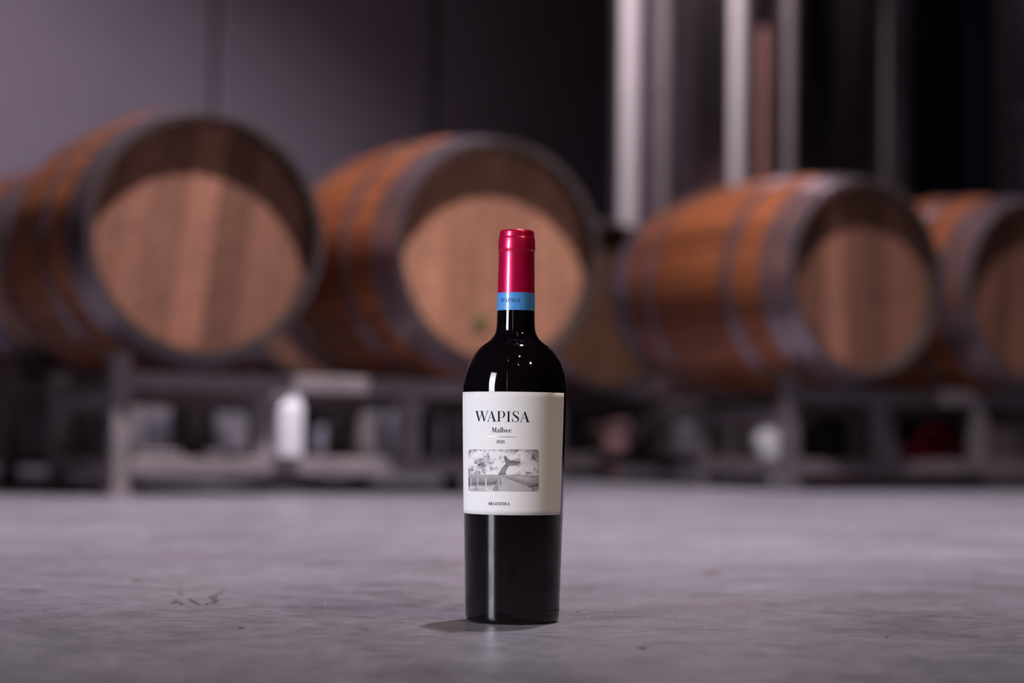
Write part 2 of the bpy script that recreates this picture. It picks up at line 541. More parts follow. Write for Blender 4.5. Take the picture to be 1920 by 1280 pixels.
# ------------------------------------------------------------------ tanks
def tank(px, Y, rad, label, bands, mat='tank'):
    p = on_depth(px, 700, Y)
    t = thing('steel_tank', label, 'tank', (p.x, Y, 0), 0, 'upright steel tanks against the back wall')
    H = 3.6
    body = MB().lathe([(0.0, 0.22), (rad * 0.5, 0.20), (rad - 0.02, 0.27), (rad, 0.31), (rad, H - 0.03), (rad - 0.02, H), (rad * 0.55, H + 0.16), (0.16, H + 0.22), (0.0, H + 0.22)], 96)
    body.build('tank_shell', M[mat], t)
    for z in bands:
        MB().lathe([(rad + 0.0005, z - 0.025), (rad + 0.003, z - 0.018), (rad + 0.003, z + 0.018), (rad + 0.0005, z + 0.025)], 72, capends=False).build('weld_band', M[mat], t)
    for k in range(4):
        a = PI / 4 + k * PI / 2
        MB().tube([(0.8 * rad * math.cos(a), 0.8 * rad * math.sin(a), 0.0), (0.8 * rad * math.cos(a), 0.8 * rad * math.sin(a), 0.30)], 0.035, 12).build('leg', M['rack'], t)
    MB().lathe([(0.0, H + 0.21), (0.14, H + 0.21), (0.15, H + 0.25), (0.10, H + 0.27), (0.0, H + 0.27)], 32).build('lid', M[mat], t)
    return t
def fix_pipe(t, name, px, Y, r, z0, z1, mat):
    """an upright pipe on short brackets in front of a tank"""
    p = on_depth(px, 200, Y)
    b = t.location
    x, y = p.x - b.x, Y - b.y
    o = MB().tube([(x, y, z0), (x, y, z1)], r, 14).build(name, mat, t)
    d = Vector((x, y, 0)); n = d.normalized()
    for z in (z0 + 0.10, (z0 + z1) / 2, z1 - 0.2):
        MB().tube([(x - n.x * 0.12, y - n.y * 0.12, z), (x, y, z)], 0.012, 8).build('bracket', M['rack'], o)
    return o
T1 = tank(1420, 8.25, 0.62, 'broad brushed steel tank with upright pale streaks behind the orange barrel', (2.02, 2.9))
fix_pipe(T1, 'streak_pipe', 1182, 7.86, 0.040, 0.35, 3.3, M['pipe'])  # added pipes stand in for upright streaks of reflected light
fix_pipe(T1, 'streak_pipe', 1245, 7.70, 0.026, 0.35, 3.3, M['rack'])
fix_pipe(T1, 'streak_tube', 1386, 7.55, 0.036, 0.35, 3.3, M['pipe'])
fix_pipe(T1, 'streak_pipe', 1482, 7.56, 0.026, 0.35, 3.3, M['rack'])
fix_pipe(T1, 'streak_pipe', 1655, 7.85, 0.040, 1.02, 3.3, M['rack'])
fix_pipe(T1, 'red_streak_tube', 1434, 7.54, 0.020, 0.45, 1.75, M['red_streak'])  # added tube in place of a reddish reflection on the shell
T3 = tank(2060, 8.5, 0.44, 'steel tank cut off by the right picture edge above the last barrel', (1.55, 2.9))

# ------------------------------------------------------------------ bottle
PROF_PX = [  # image row, half width in pixels
    (1165, 76), (1164.5, 82), (1161, 86), (1156, 87.6), (1148, 88.2), (1130, 88.7), (1053, 90.7), (965, 92.9), (850, 95.4), (780, 96.8),
    (735, 97.4), (720, 96.9), (707, 94.8), (695, 91.4), (682, 86), (670, 79), (657, 69.3), (650, 61.8), (645, 54.5), (640, 48.3),
    (634, 43), (628, 39.2), (620, 36.8), (607, 35.6), (584, 35.0), (552, 34.2), (476, 32.6)]
def prof_z(y):
    d = pix_dir(960 + (1163 - y) * 0.0122, y)
    p = CAMP + d * ((DB - CAMP.y) / d.y)
    dep = (p - CAMP).dot(CAM_M.to_3x3() @ Vector((0, 0, -1)))
    return p.z, dep / FPX
Z0 = prof_z(1165)[0]
PROF = []
for y, hw in PROF_PX:
    z, s = prof_z(y)
    PROF.append((hw * s, z - Z0))
def smooth_prof(pr, n=6):
    """monotone-ish resampling through the points (Catmull-Rom)"""
    out = []
    P = [Vector((a, b, 0)) for a, b in pr]
    P = [P[0]] + P + [P[-1]]
    for i in range(1, len(P) - 2):
        for k in range(n):
            t = k / n
            p0, p1, p2, p3 = P[i - 1], P[i], P[i + 1], P[i + 2]
            q = 0.5 * ((2 * p1) + (p2 - p0) * t + (2 * p0 - 5 * p1 + 4 * p2 - p3) * t * t + (3 * p1 - p0 - 3 * p2 + p3) * t ** 3)
            out.append((q.x, q.y))
    out.append(pr[-1])
    return out
PS = smooth_prof(PROF)
_z = np.array([p[1] for p in PS]); _r = np.array([p[0] for p in PS])
_o = np.argsort(_z); _z = _z[_o]; _r = _r[_o]
def brz(z):
    return float(np.interp(z, _z, _r))
def pz(y):
    return prof_z(y)[0] - Z0
def pw(y):
    return prof_z(y)[1]

bottle = thing('wine_bottle', 'dark wine bottle with crimson capsule and cream label standing on the concrete', 'bottle', AX)
NB = 160
glass = MB().lathe([(0.0, 0.006), (PROF[0][0] * 0.7, 0.003), (PROF[0][0] * 0.92, 0.0)] + PS, NB)
glass.build('glass_body', M['glass'], bottle)
# capsule: sleeve, bead and top
def capz(y, hw):
    return (hw * pw(y), pz(y))
cap = MB().lathe([capz(552, 34.9), capz(520, 34.4), capz(477, 33.4), capz(473.5, 33.7), capz(471, 34.7), capz(469, 35.0), capz(466, 34.9),
                  capz(450, 34.3), capz(448.5, 33.7), capz(447, 33.0), capz(445, 32.7), capz(438, 32.3), capz(435.5, 31.5), capz(434, 29.8), capz(433.4, 27), (0.0, pz(433.2))], NB)
cap_o = cap.build('capsule', M['capsule'], bottle)
band = MB().lathe([capz(584.5, 35.2), capz(584.5, 35.7), capz(568, 35.45), capz(552, 35.2), capz(551.5, 34.7)], NB, capends=False)
band_o = band.build('capsule_band', M['band'], bottle)
# mould seam, a thin ridge up the glass
AZS = R2(-8.4)
seam = []
for i in range(40):
    z = pz(737) + (pz(584) - pz(737)) * i / 39
    r = brz(z) + 0.0001
    seam.append((r * math.sin(AZS), -r * math.cos(AZS), z))
MB().tube(seam, 0.00036, 10).build('mould_seam', M['glass'], bottle)
# small raised dots round the heel
dots = MB()
for k in range(9):
    a = R2(40 + 4.6 * k)
    z = pz(1141)
    r = brz(z)
    dots.add(*(lambda c: ([c + Vector(p) * 0.0007 for p in ((1, 0, 0), (-1, 0, 0), (0, 1, 0), (0, -1, 0), (0, 0, 1), (0, 0, -1))],
                          [(0, 2, 4), (2, 1, 4), (1, 3, 4), (3, 0, 4), (2, 0, 5), (1, 2, 5), (3, 1, 5), (0, 3, 5)]))(Vector((r * math.sin(a), -r * math.cos(a), z))), True)
dots.build('heel_dots', M['glass'], bottle)

# label, wrapped round the front
LZ0, LZ1 = pz(963.5), pz(738)
LA0, LA1 = R2(-99), R2(68.3)
def wrap_patch(a0, a1, z0, z1, na, nz, off):
    V_ = []; F = []
    for j in range(nz + 1):
        z = z0 + (z1 - z0) * j / nz
        r = brz(z) + off
        for i in range(na + 1):
            a = a0 + (a1 - a0) * i / na
            V_.append((r * math.sin(a), -r * math.cos(a), z))
    for j in range(nz):
        for i in range(na):
            b = j * (na + 1) + i
            F.append((b, b + 1, b + na + 2, b + na + 1))
    return V_, F
vo, fo = wrap_patch(LA0, LA1, LZ0, LZ1, 70, 24, 0.00022)
vi, fi = wrap_patch(LA0, LA1, LZ0, LZ1, 70, 24, 0.00002)
nb = len(vo)
fall = list(fo) + [tuple(nb + i for i in reversed(f)) for f in fi]
na1 = 71
for i in range(70):
    fall.append((i, nb + i, nb + i + 1, i + 1))
    q = 24 * na1 + i
    fall.append((q, q + 1, nb + q + 1, nb + q))
for j in range(24):
    a = j * na1
    fall.append((a, a + na1, nb + a + na1, nb + a))
    a = j * na1 + 70
    fall.append((a, nb + a, nb + a + na1, a + na1))
lab_me = mesh('label', vo + vi, fall, M['paper'], True)
label = obj('label', lab_me, bottle)
label['label'] = 'cream paper label printed with dark lettering'

# printing: shapes are drawn flat in the label's plane and wrapped on to the glass
def to_az(px, py, off=0.0003):
    """where the line of sight through a drawing point meets the bottle: angle and height"""
    d = pix_dir(px, py)
    r = 0.0385
    a = z = 0.0
    for _ in range(5):
        ox, oy = CAMP.x - AX.x, CAMP.y - AX.y
        A = d.x * d.x + d.y * d.y
        B = ox * d.x + oy * d.y
        D = B * B - A * (ox * ox + oy * oy - r * r)
        t = (-B - math.sqrt(max(D, 0))) / A
        x, y, z = ox + d.x * t, oy + d.y * t, CAMP.z + d.z * t
        a = math.atan2(x, -y)
        r = brz(z) + off
    return a, z
def stroke(pts, wid):
    """polyline with a width at each point -> list of quads"""
    P = [Vector((p[0], p[1])) for p in pts]
    W = wid if isinstance(wid, (list, tuple)) else [wid] * len(P)
    L = []; R_ = []
    for i, p in enumerate(P):
        t = (P[min(i + 1, len(P) - 1)] - P[max(i - 1, 0)]).normalized()
        n = Vector((-t.y, t.x)) * (W[i] / 2)
        L.append(p + n); R_.append(p - n)
    return [[L[i], L[i + 1], R_[i + 1], R_[i]] for i in range(len(P) - 1)]
def crescent(cx, cy, rx, ry, ix, iy, irx, iry, a0=0, a1=360, n=28):
    out = []
    for i in range(n):
        q = []
        for t in (i, i + 1):
            a = R2(a0 + (a1 - a0) * t / n)
            q.append((Vector((cx + rx * math.cos(a), cy + ry * math.sin(a))), Vector((ix + irx * math.cos(a), iy + iry * math.sin(a)))))
        out.append([q[0][0], q[1][0], q[1][1], q[0][1]])
    return out
def poly(*p):
    return [[Vector(q) for q in p]]
def smooth_path(pts, n=6):
    P = [Vector(p) for p in pts]
    P = [P[0]] + P + [P[-1]]
    out = []
    for i in range(1, len(P) - 2):
        for k in range(n):
            t = k / n
            p0, p1, p2, p3 = P[i - 1], P[i], P[i + 1], P[i + 2]
            out.append(0.5 * ((2 * p1) + (p2 - p0) * t + (2 * p0 - 5 * p1 + 4 * p2 - p3) * t * t + (3 * p1 - p0 - 3 * p2 + p3) * t ** 3))
    out.append(P[-2])
    return out
def sstroke(pw_, n=6):
    q = smooth_path([Vector((a, b, c)) for a, b, c in pw_], n)
    return stroke([(p.x, p.y) for p in q], [p.z for p in q])

def wrap_print(name, polys, fn, mat, parent, step, off, fixed_r=None):
    """polys in drawing units; fn maps a drawing point to (angle, height)"""
    bm = bmesh.new()
    for pl in polys:
        vs_ = [bm.verts.new((p[0], p[1], 0)) for p in pl]
        try:
            bm.faces.new(vs_)
        except ValueError:
            pass
    bmesh.ops.triangulate(bm, faces=bm.faces[:])
    xs = [v.co.x for v in bm.verts]
    x = min(xs) + step
    while x < max(xs):
        bmesh.ops.bisect_plane(bm, geom=bm.verts[:] + bm.edges[:] + bm.faces[:], plane_co=(x, 0, 0), plane_no=(1, 0, 0))
        x += step
    for v in bm.verts:
        a, z = fn(v.co.x, v.co.y)
        r = fixed_r or brz(z) + off
        v.co = Vector((r * math.sin(a), -r * math.cos(a), z))
    for f in bm.faces:
        f.normal_update()
        c = f.calc_center_median()
        if f.normal.dot(Vector((c.x, c.y, 0))) < 0:
            f.normal_flip()
    me = bpy.data.meshes.new(name)
    bm.to_mesh(me); bm.free()
    me.materials.append(mat)
    return obj(name, me, parent)

# big word, drawn in a fine grid (14.77 units per picture unit, origin 880, 760)
def wordmark():
    P = []
    # W
    P += poly((178, 152), (226, 152), (284, 392), (268, 442), (254, 442))
    P += stroke([(267, 438), (338, 205)], 11)
    P += poly((316, 152), (364, 152), (428, 394), (412, 444), (397, 444))
    P += stroke([(411, 440), (506, 152)], 12)
    for a, b in ((166, 252), (296, 398), (474, 532)):
        P += stroke([(a, 154), (b, 154)], 11)
    # A
    P += stroke([(519, 440), (613, 165)], 12)
    P += poly((598, 180), (621, 143), (634, 165), (728, 442), (668, 442))
    P += stroke([(548, 332), (662, 332)], 10)
    P += stroke([(486, 440), (550, 440)], 11) + stroke([(636, 441), (760, 441)], 11)
    # P
    P += poly((793, 156), (842, 156), (842, 442), (793, 442))
    P += stroke([(763, 158), (905, 158)], 10) + stroke([(740, 441), (872, 441)], 11)
    P += crescent(898, 247, 93, 94, 890, 247, 52, 84, -90, 90)
    P += stroke([(842, 337), (900, 337)], 9)
    # I
    P += poly((1062, 166), (1112, 166), (1110, 447), (1060, 447))
    P += stroke([(1030, 168), (1154, 168)], 10) + stroke([(1024, 446), (1144, 446)], 10)
    # S
    P += sstroke([(1350, 222, 8), (1330, 178, 10), (1285, 158, 11), (1242, 170, 20), (1217, 208, 32), (1228, 252, 42), (1285, 300, 52), (1342, 345, 48), (1354, 392, 36), (1330, 436, 22), (1280, 455, 12), (1228, 442, 11), (1196, 400, 9)])
    P += poly((1340, 178), (1359, 164), (1361, 248), (1351, 248))
    P += poly((1183, 355), (1193, 355), (1214, 432), (1184, 460))
    # A
    P += stroke([(1421, 455), (1532, 178)], 12)
    P += poly((1516, 200), (1540, 157), (1554, 180), (1652, 457), (1592, 457))
    P += stroke([(1458, 347), (1584, 347)], 10)
    P += stroke([(1386, 455), (1462, 455)], 11) + stroke([(1552, 456), (1675, 456)], 11)
    return P
WM = wordmark()
G = 1920 / 130.0
def big_fn(x, y):
    return to_az(880 + x / G, 760 + y / G)
PO = 0.00030
wrap_print('brand_lettering', WM, big_fn, M['ink'], label, 22, PO)
# the same word, small, on the blue band
A0_, _zz = big_fn(166, 300); A1_, _zz = big_fn(1675, 300)
def band_fn(x, y):
    a, z = big_fn(x, y)
    f = (a - A0_) / (A1_ - A0_)
    zc = (y - 300) / 300.0
    px = 0
    aa = R2(-55) + f * R2(68)
    return aa, pz(566.5) - zc * 7.2 * pw(566)
def band_print():
    o = wrap_print('band_lettering', WM, band_fn, M['ink'], band_o, 40, 0.0, 35.55 * pw(568))
    return o
band_print()

def malbec():
    P = []
    P += stroke([(641, 612), (641, 738)], 11) + poly((634, 608), (664, 608), (700, 720), (690, 740))
    P += stroke([(690, 736), (728, 612)], 10) + stroke([(732, 608), (732, 738)], 24)
    P += stroke([(624, 738), (660, 738)], 9) + stroke([(710, 740), (752, 740)], 9) + stroke([(626, 610), (660, 610)], 9) + stroke([(722, 610), (750, 610)], 9)
    # a
    P += stroke([(826, 680), (826, 735)], 22) + sstroke([(772, 685, 12), (785, 662, 11), (812, 658, 14), (828, 685, 22)])
    P += sstroke([(822, 694, 9), (790, 702, 12), (776, 722, 20), (790, 742, 14), (818, 732, 9)]) + stroke([(826, 736), (850, 742)], 10)
    # l b
    P += stroke([(872, 606), (872, 742)], 23) + stroke([(852, 742), (892, 742)], 9) + stroke([(853, 609), (872, 609)], 8)
    P += stroke([(920, 606), (920, 744)], 23) + stroke([(900, 609), (920, 609)], 8)
    P += crescent(952, 704, 36, 46, 945, 704, 17, 38, -120, 120, 20)
    # e
    P += crescent(1040, 706, 38, 46, 1046, 706, 18, 38, 40, 360, 24) + stroke([(1016, 703), (1076, 703)], 9)
    # c
    P += crescent(1130, 708, 38, 46, 1138, 708, 20, 38, 45, 300, 24) + poly((1142, 668), (1165, 672), (1166, 696), (1146, 696))
    return P
wrap_print('grape_lettering', malbec(), big_fn, M['ink'], label, 22, PO)
def year():
    P = []
    def two(x, y):
        return sstroke([(x + 6, y + 24, 14), (x + 14, y + 6, 9), (x + 32, y + 4, 12), (x + 42, y + 24, 17), (x + 26, y + 56, 12), (x + 6, y + 84, 10)]) + stroke([(x + 2, y + 86), (x + 48, y + 86)], 12)
    def zero(x, y):
        return crescent(x + 25, y + 46, 26, 47, x + 25, y + 46, 11, 40)
    P += two(750, 955) + zero(810, 956) + two(866, 957) + zero(926, 958)
    return P
wrap_print('year_lettering', year(), big_fn, M['ink'], label, 22, PO)
wrap_print('foil_rule', stroke([(490, 852), (800, 860), (1100, 866), (1305, 878)], [5, 14, 14, 9]), big_fn, M['foil'], label, 22, PO)

def argentina():
    """bold serif capitals; unit: 5.118 per picture unit, origin 850, 725"""
    P = []
    t, h = 6.0, 2.2
    H = 27.0
    def ser(x, y, w_=9):
        return stroke([(x - w_ / 2, y), (x + w_ / 2, y)], 2.4)
    def A(x, y):
        return stroke([(x + 3, y + H), (x + 10, y + 1)], 2.6) + stroke([(x + 10, y), (x + 18, y + H)], t) + stroke([(x + 5, y + 18), (x + 15, y + 18)], h) + ser(x + 3, y + H, 7) + ser(x + 18, y + H, 8)
    def Rr(x, y):
        return stroke([(x + 4, y), (x + 4, y + H)], t) + crescent(x + 8, y + 7.5, 9, 7.8, x + 7, y + 7.5, 4.5, 5.4, -90, 90, 12) + stroke([(x + 9, y + 14), (x + 18, y + H)], t) + ser(x + 4, y, 9) + ser(x + 4, y + H, 9) + ser(x + 18, y + H, 6)
    def Gg(x, y):
        return crescent(x + 11, y + 13.5, 11, 14.5, x + 12, y + 13.5, 5.5, 12, 30, 315, 20) + stroke([(x + 18, y + 15), (x + 18, y + H)], t * 0.9) + ser(x + 17.5, y + 15, 8)
    def E(x, y):
        return stroke([(x + 4, y), (x + 4, y + H)], t) + stroke([(x, y + 1), (x + 16, y + 1)], 3) + stroke([(x + 4, y + 13), (x + 12, y + 13)], 3) + stroke([(x, y + H - 1), (x + 17, y + H - 1)], 3) + stroke([(x + 15, y), (x + 15, y + 7)], 3) + stroke([(x + 16, y + H - 8), (x + 16, y + H)], 3)
    def N(x, y):
        return stroke([(x + 4, y), (x + 4, y + H)], 3) + stroke([(x + 3, y), (x + 19, y + H)], t) + stroke([(x + 19, y), (x + 19, y + H)], 3) + ser(x + 4, y + H, 8) + ser(x + 19, y, 8) + ser(x + 2, y, 6)
    def T(x, y):
        return stroke([(x + 10, y), (x + 10, y + H)], t) + stroke([(x + 1, y + 1), (x + 19, y + 1)], 3) + ser(x + 10, y + H, 10) + stroke([(x + 2, y), (x + 2, y + 7)], 3) + stroke([(x + 18, y), (x + 18, y + 7)], 3)
    def I(x, y):
        return stroke([(x + 4, y), (x + 4, y + H)], t) + ser(x + 4, y, 10) + ser(x + 4, y + H, 10)
    seq = [(A, 333), (Rr, 356), (Gg, 381), (E, 406), (N, 428), (T, 453), (I, 477), (N, 490), (A, 519)]
    for f, x in seq:
        y = 1105.5 + (x - 333) * 0.022
        P += f(x, y)
    return P
G2 = 1126 / 220.0
wrap_print('country_lettering', argentina(), lambda x, y: to_az(850 + x / G2, 725 + y / G2), M['ink'], label, 7, PO)

# engraving on the label: a tail above the vineyard, printed tones on a fine mesh
def picture():
    S = 12.8
    x0, x1, y0, y1 = 95, 1805, 88, 1108
    nx, ny = 300, 180
    xs = np.linspace(x0, x1, nx); ys = np.linspace(y0, y1, ny)
    X, Y = np.meshgrid(xs, ys)
    rng = np.random.RandomState(3)
    def vnoise(sx, sy):
        gx, gy = int((x1 - x0) / sx) + 3, int((y1 - y0) / sy) + 3
        g = rng.rand(gy, gx)
        fx, fy = (X - x0) / sx, (Y - y0) / sy
        ix, iy = fx.astype(int), fy.astype(int)
        tx, ty = fx - ix, fy - iy
        tx = tx * tx * (3 - 2 * tx); ty = ty * ty * (3 - 2 * ty)
        return (g[iy, ix] * (1 - tx) + g[iy, ix + 1] * tx) * (1 - ty) + (g[iy + 1, ix] * (1 - tx) + g[iy + 1, ix + 1] * tx) * ty
    n1 = vnoise(230, 170); n2 = vnoise(95, 80); n3 = vnoise(38, 32); n4 = vnoise(15, 13); n5 = vnoise(90, 10)
    cl = 0.40 * n1 + 0.30 * n2 + 0.18 * n3 + 0.12 * n4
    def ss(a, b, v):
        t = np.clip((v - a) / (b - a), 0, 1)
        return t * t * (3 - 2 * t)
    def inside(pts):
        P = np.array(pts, float)
        c = np.zeros(X.shape, bool)
        j = len(P) - 1
        for i in range(len(P)):
            xi, yi = P[i]; xj, yj = P[j]
            with np.errstate(divide='ignore', invalid='ignore'):
                c ^= ((yi > Y) != (yj > Y)) & (X < (xj - xi) * (Y - yi) / (yj - yi + 1e-9) + xi)
            j = i
        return c
    # tone: 1 paper, 0 darkest ink
    tone = 0.96 - 0.46 * ss(0.44, 0.70, cl + 0.05 * (n4 - 0.5))
    tone -= 0.10 * ss(0.4, 0.6, n3) * ss(0.45, 0.6, n1)
    # dark corners of the sky
    cr = np.exp(-(((X - 1760) / 230) ** 2 + ((Y - 180) / 190) ** 2)); c2 = np.exp(-(((X - 140) / 90) ** 2 + ((Y - 170) / 190) ** 2))
    ctop = np.exp(-((Y - 95) / 45) ** 2) * 0.5
    tone -= (0.70 * cr + 0.55 * c2 + 0.5 * ctop) * (0.25 + 0.9 * n3) * (0.5 + 0.7 * n4)
    for (bx, by, rx, ry, k) in ((1160, 220, 130, 90, .3), (420, 190, 160, 90, .3), (220, 330, 120, 120, .25), (700, 620, 220, 60, .4), (1180, 620, 110, 70, .3), (1460, 590, 150, 90, .25), (510, 230, 60, 50, .25), (860, 500, 130, 170, .35), (1230, 290, 150, 60, .4), (1010, 190, 120, 60, .3), (1230, 550, 180, 50, .3), (1000, 330, 60, 120, .3)):
        tone += k * np.exp(-(((X - bx) / rx) ** 2 + ((Y - by) / ry) ** 2))
    for (bx, by, rx, ry, k) in ((560, 330, 80, 60, .22), (480, 450, 60, 40, .25), (620, 430, 120, 70, .18), (1250, 560, 70, 50, .22), (360, 470, 30, 50, .25), (1580, 650, 60, 25, .25), (1400, 470, 110, 60, .15)):
        tone -= k * np.exp(-(((X - bx) / rx) ** 2 + ((Y - by) / ry) ** 2)) * (0.4 + 1.2 * n3)
    # ground
    hz = 690 + (X - 100) * 0.012
    ground = Y > hz
    g = 0.62 - 0.10 * ss(0.35, 0.7, n5) - 0.12 * (n4 - 0.5)
    g = g + 0.12 * np.exp(-((Y - hz) / 16) ** 2)
    tone = np.where(ground, g, tone)
    left = ground & (Y > 775) & (X < 905 - np.clip((Y - 800) * 0.35, -40, 60))
    lt = 0.50 - 0.22 * np.exp(-((Y - 915 + 0.05 * (X - 500) * (X > 500)) / 45) ** 2) * (0.5 + n2) + 0.30 * ss(930, 1000, Y) * n2 * 1.3 - 0.10 * (n3 - 0.5)
    tone = np.where(left, lt, tone)
    road = inside([(885, 765), (955, 765), (1190, 855), (1450, 960), (1640, 1030), (1700, 1110), (820, 1110), (835, 980), (900, 960), (905, 880)])
    tone = np.where(road, 0.67 - 0.10 * (n4 - 0.5) - 0.05 * (n2 - 0.5), tone)
    hill = inside([(955, 762), (1200, 852), (1450, 920), (1650, 965), (1790, 985), (1800, 760), (1300, 740), (1000, 745)])
    dd = np.clip((Y - (762 + (X - 955) * 0.30)) / 60, -1.8, 1)
    tone = np.where(hill, 0.44 - 0.16 * dd - 0.20 * ss(1450, 1800, X) + 0.16 * (n5 - 0.5), tone)
    tone = np.where(inside([(1500, 960), (1660, 960), (1770, 900), (1780, 990), (1700, 985), (1672, 1000), (1665, 1100), (1640, 1100), (1640, 1010), (1560, 1000)]), 0.22 + 0.3 * (n4 - 0.4), tone)
    # drift of shade at the left road side, then the trellis posts
    tone = np.where(inside([(745, 950), (830, 820), (905, 880), (905, 940), (850, 970), (800, 1090), (680, 1060)]), 0.46 - 0.15 * (n4 - 0.5), tone)
    tone = np.where(inside([(560, 1010), (730, 930), (740, 950), (680, 1050), (590, 1060)]), 0.72, tone)
    for px_, wd, ya, yb in ((128, 24, 770, 980),):
        tone = np.where((np.abs(X - px_) < wd) & (Y > ya) & (Y < yb), 0.30, tone)
    for px_, wd, ya, yb in ((162, 8, 770, 990), (330, 8, 780, 1020), (527, 15, 780, 1068), (832, 10, 800, 1000)):
        tone = np.where((np.abs(X - px_) < wd) & (Y > ya) & (Y < yb), 0.80, tone)
    # the tail
    stem = inside([(1012, 425), (960, 480), (910, 530), (860, 615), (815, 702), (998, 702), (1004, 650), (1018, 600), (1042, 548), (1092, 488), (1060, 440)])
    fl = inside([(990, 235), (972, 268), (963, 310), (968, 350), (985, 395), (1010, 432), (1060, 440), (1112, 362), (1078, 338), (1045, 305), (1015, 268)])
    fr = inside([(1112, 360), (1180, 372), (1260, 374), (1368, 373), (1352, 408), (1310, 445), (1250, 478), (1170, 488), (1090, 492), (1040, 460)])
    tone = np.where(stem, 0.46 - 0.22 * ss(640, 702, Y) - 0.20 * np.exp(-(((X - 1010) / 60) ** 2 + ((Y - 480) / 25) ** 2)) - 0.15 * ss(0, 40, X - (1000 - (Y - 620) * 0.4)), tone)
    tone = np.where(fl, 0.36 - 0.14 * ss(330, 250, Y), tone)
    tone = np.where(fr, 0.22 + 0.26 * ss(370, 480, Y) - 0.06 * (n4 - 0.5), tone)
    tone = np.where(stem | fl | fr, tone - 0.03 * (n4 - 0.5), tone)
    tone = np.clip(tone, 0.12, 1.0)
    ink = np.array([0.085, 0.055, 0.065]); pap = np.array([0.80, 0.775, 0.74])
    tl = tone[..., None] ** 1.7
    col = ink * (1 - tl) + pap * tl
    # outline with soft ragged corners
    def keep(x, y):
        cx = max(105 + 70 - x, x - (1790 - 70), 0); cy = max(98 + 60 - y, y - (1098 - 60), 0)
        return (cx / 70) ** 2 + (cy / 60) ** 2 <= 1.0 + 0.15 * rng.rand()
    V_ = []; F = []
    idx = np.zeros((ny, nx), int)
    for j in range(ny):
        for i in range(nx):
            a, z = to_az(870 + xs[i] / S, 835 + ys[j] / S)
            r = brz(z) + 0.00028
            idx[j, i] = len(V_)
            V_.append((r * math.sin(a), -r * math.cos(a), z))
    for j in range(ny - 1):
        for i in range(nx - 1):
            if keep((xs[i] + xs[i + 1]) / 2, (ys[j] + ys[j + 1]) / 2):
                F.append((idx[j, i], idx[j + 1, i], idx[j + 1, i + 1], idx[j, i + 1]))
    me = bpy.data.meshes.new('engraving')
    me.from_pydata(V_, [], F)
    ca = me.color_attributes.new('print', 'FLOAT_COLOR', 'POINT')
    flat = np.ones((ny * nx, 4), np.float32)
    flat[:, :3] = col.reshape(-1, 3)
    ca.data.foreach_set('color', flat.ravel())
    me.polygons.foreach_set('use_smooth', [True] * len(me.polygons))
    t = NT('engraving_print')
    at = t.n('ShaderNodeAttribute', attribute_name='print')
    t.l(at.outputs['Color'], t.b.inputs['Base Color'])
    t.set(Roughness=0.65, Specular_IOR_Level=0.25)
    me.materials.append(t.m)
    me.update()
    o = obj('engraving', me, label)
    o['label'] = 'sepia engraving of a tail fin rising above vineyard rows'
    return o
picture()

# ------------------------------------------------------------------ things behind and under the racks
def jug(px, py_base, Y, wid, hgt, label, mat, rz=0.0, z=0.0, group='plastic jugs on the floor behind the racks'):
    p = on_depth(px, py_base, Y)
    t = thing('plastic_jug', label, 'jug', (p.x, Y, z), rz, group)
    a, b = wid / 2, wid * 0.42
    prof = [(0.90, 0.0), (0.98, 0.012), (1.0, 0.04), (1.0, 0.74), (0.96, 0.80), (0.72, 0.87), (0.36, 0.90), (0.28, 0.905), (0.28, 0.93)]
    V_ = []; F = []; n = 28
    for (s, h) in prof:
        for k in range(n):
            th = 2 * PI * k / n
            c, q = math.cos(th), math.sin(th)
            e = 0.45 if s > 0.5 else 1.0
            V_.append((a * s * math.copysign(abs(c) ** e, c) if s > 0.5 else a * s * c, b * s * math.copysign(abs(q) ** e, q) if s > 0.5 else a * s * q, h * hgt))
    for i in range(len(prof) - 1):
        for k in range(n):
            F.append((i * n + k, i * n + (k + 1) % n, (i + 1) * n + (k + 1) % n, (i + 1) * n + k))
    F.append(tuple(reversed(range(n)))); F.append(tuple((len(prof) - 1) * n + k for k in range(n)))
    obj('jug_body', mesh('jug_body', V_, F, mat, True), t)
    MB().lathe([(a * 0.33, hgt * 0.925), (a * 0.34, hgt), (0.0, hgt)], 20).build('screw_cap', M['grey_plastic'], t)
    MB().tube(smooth_path([(a * 0.35, 0, hgt * 0.90), (a * 0.70, 0, hgt * 0.96), (a * 0.93, 0, hgt * 0.90), (a * 0.97, 0, hgt * 0.78)], 4), wid * 0.05, 8).build('handle', mat, t)
    return t
def carton(px, py_base, Y, wid, dep, hgt, label, mat, rz=AZ, group='cartons on the floor behind the racks'):
    p = on_depth(px, py_base, Y)
    t = thing('carton', label, 'carton', (p.x, Y, 0), rz, group)
    MB().box(-wid / 2, wid / 2, -dep / 2, dep / 2, 0, hgt - 0.004, 0.004).build('carton_body', mat, t)
    for s in (-1, 1):
        MB().box(-wid / 2, wid / 2, min(s * 0.002, s * dep / 2), max(s * 0.002, s * dep / 2), hgt - 0.004, hgt).build('flap', mat, t)
    MB().box(-wid / 2 - 0.0005, wid / 2 + 0.0005, -0.025, 0.025, hgt, hgt + 0.0008).build('tape', M['grey_plastic'], t)
    return t
jug(537, 866, 4.504, 0.066, 0.148, 'bright white plastic jug standing on the lower rail of the left rack', M['white_plastic'], AZ, 0.0872, group='white jugs')
carton(283, 840, 7.0, 0.10, 0.10, 0.24, 'small pale carton right of the rack post at left', M['grey_plastic'])
carton(423, 845, 7.1, 0.14, 0.10, 0.25, 'wide pale carton left of the white jug', M['grey_plastic'])
jug(618, 866, 7.6, 0.11, 0.20, 'dim grey jug just right of the white jug', M['grey_plastic'], -0.2)
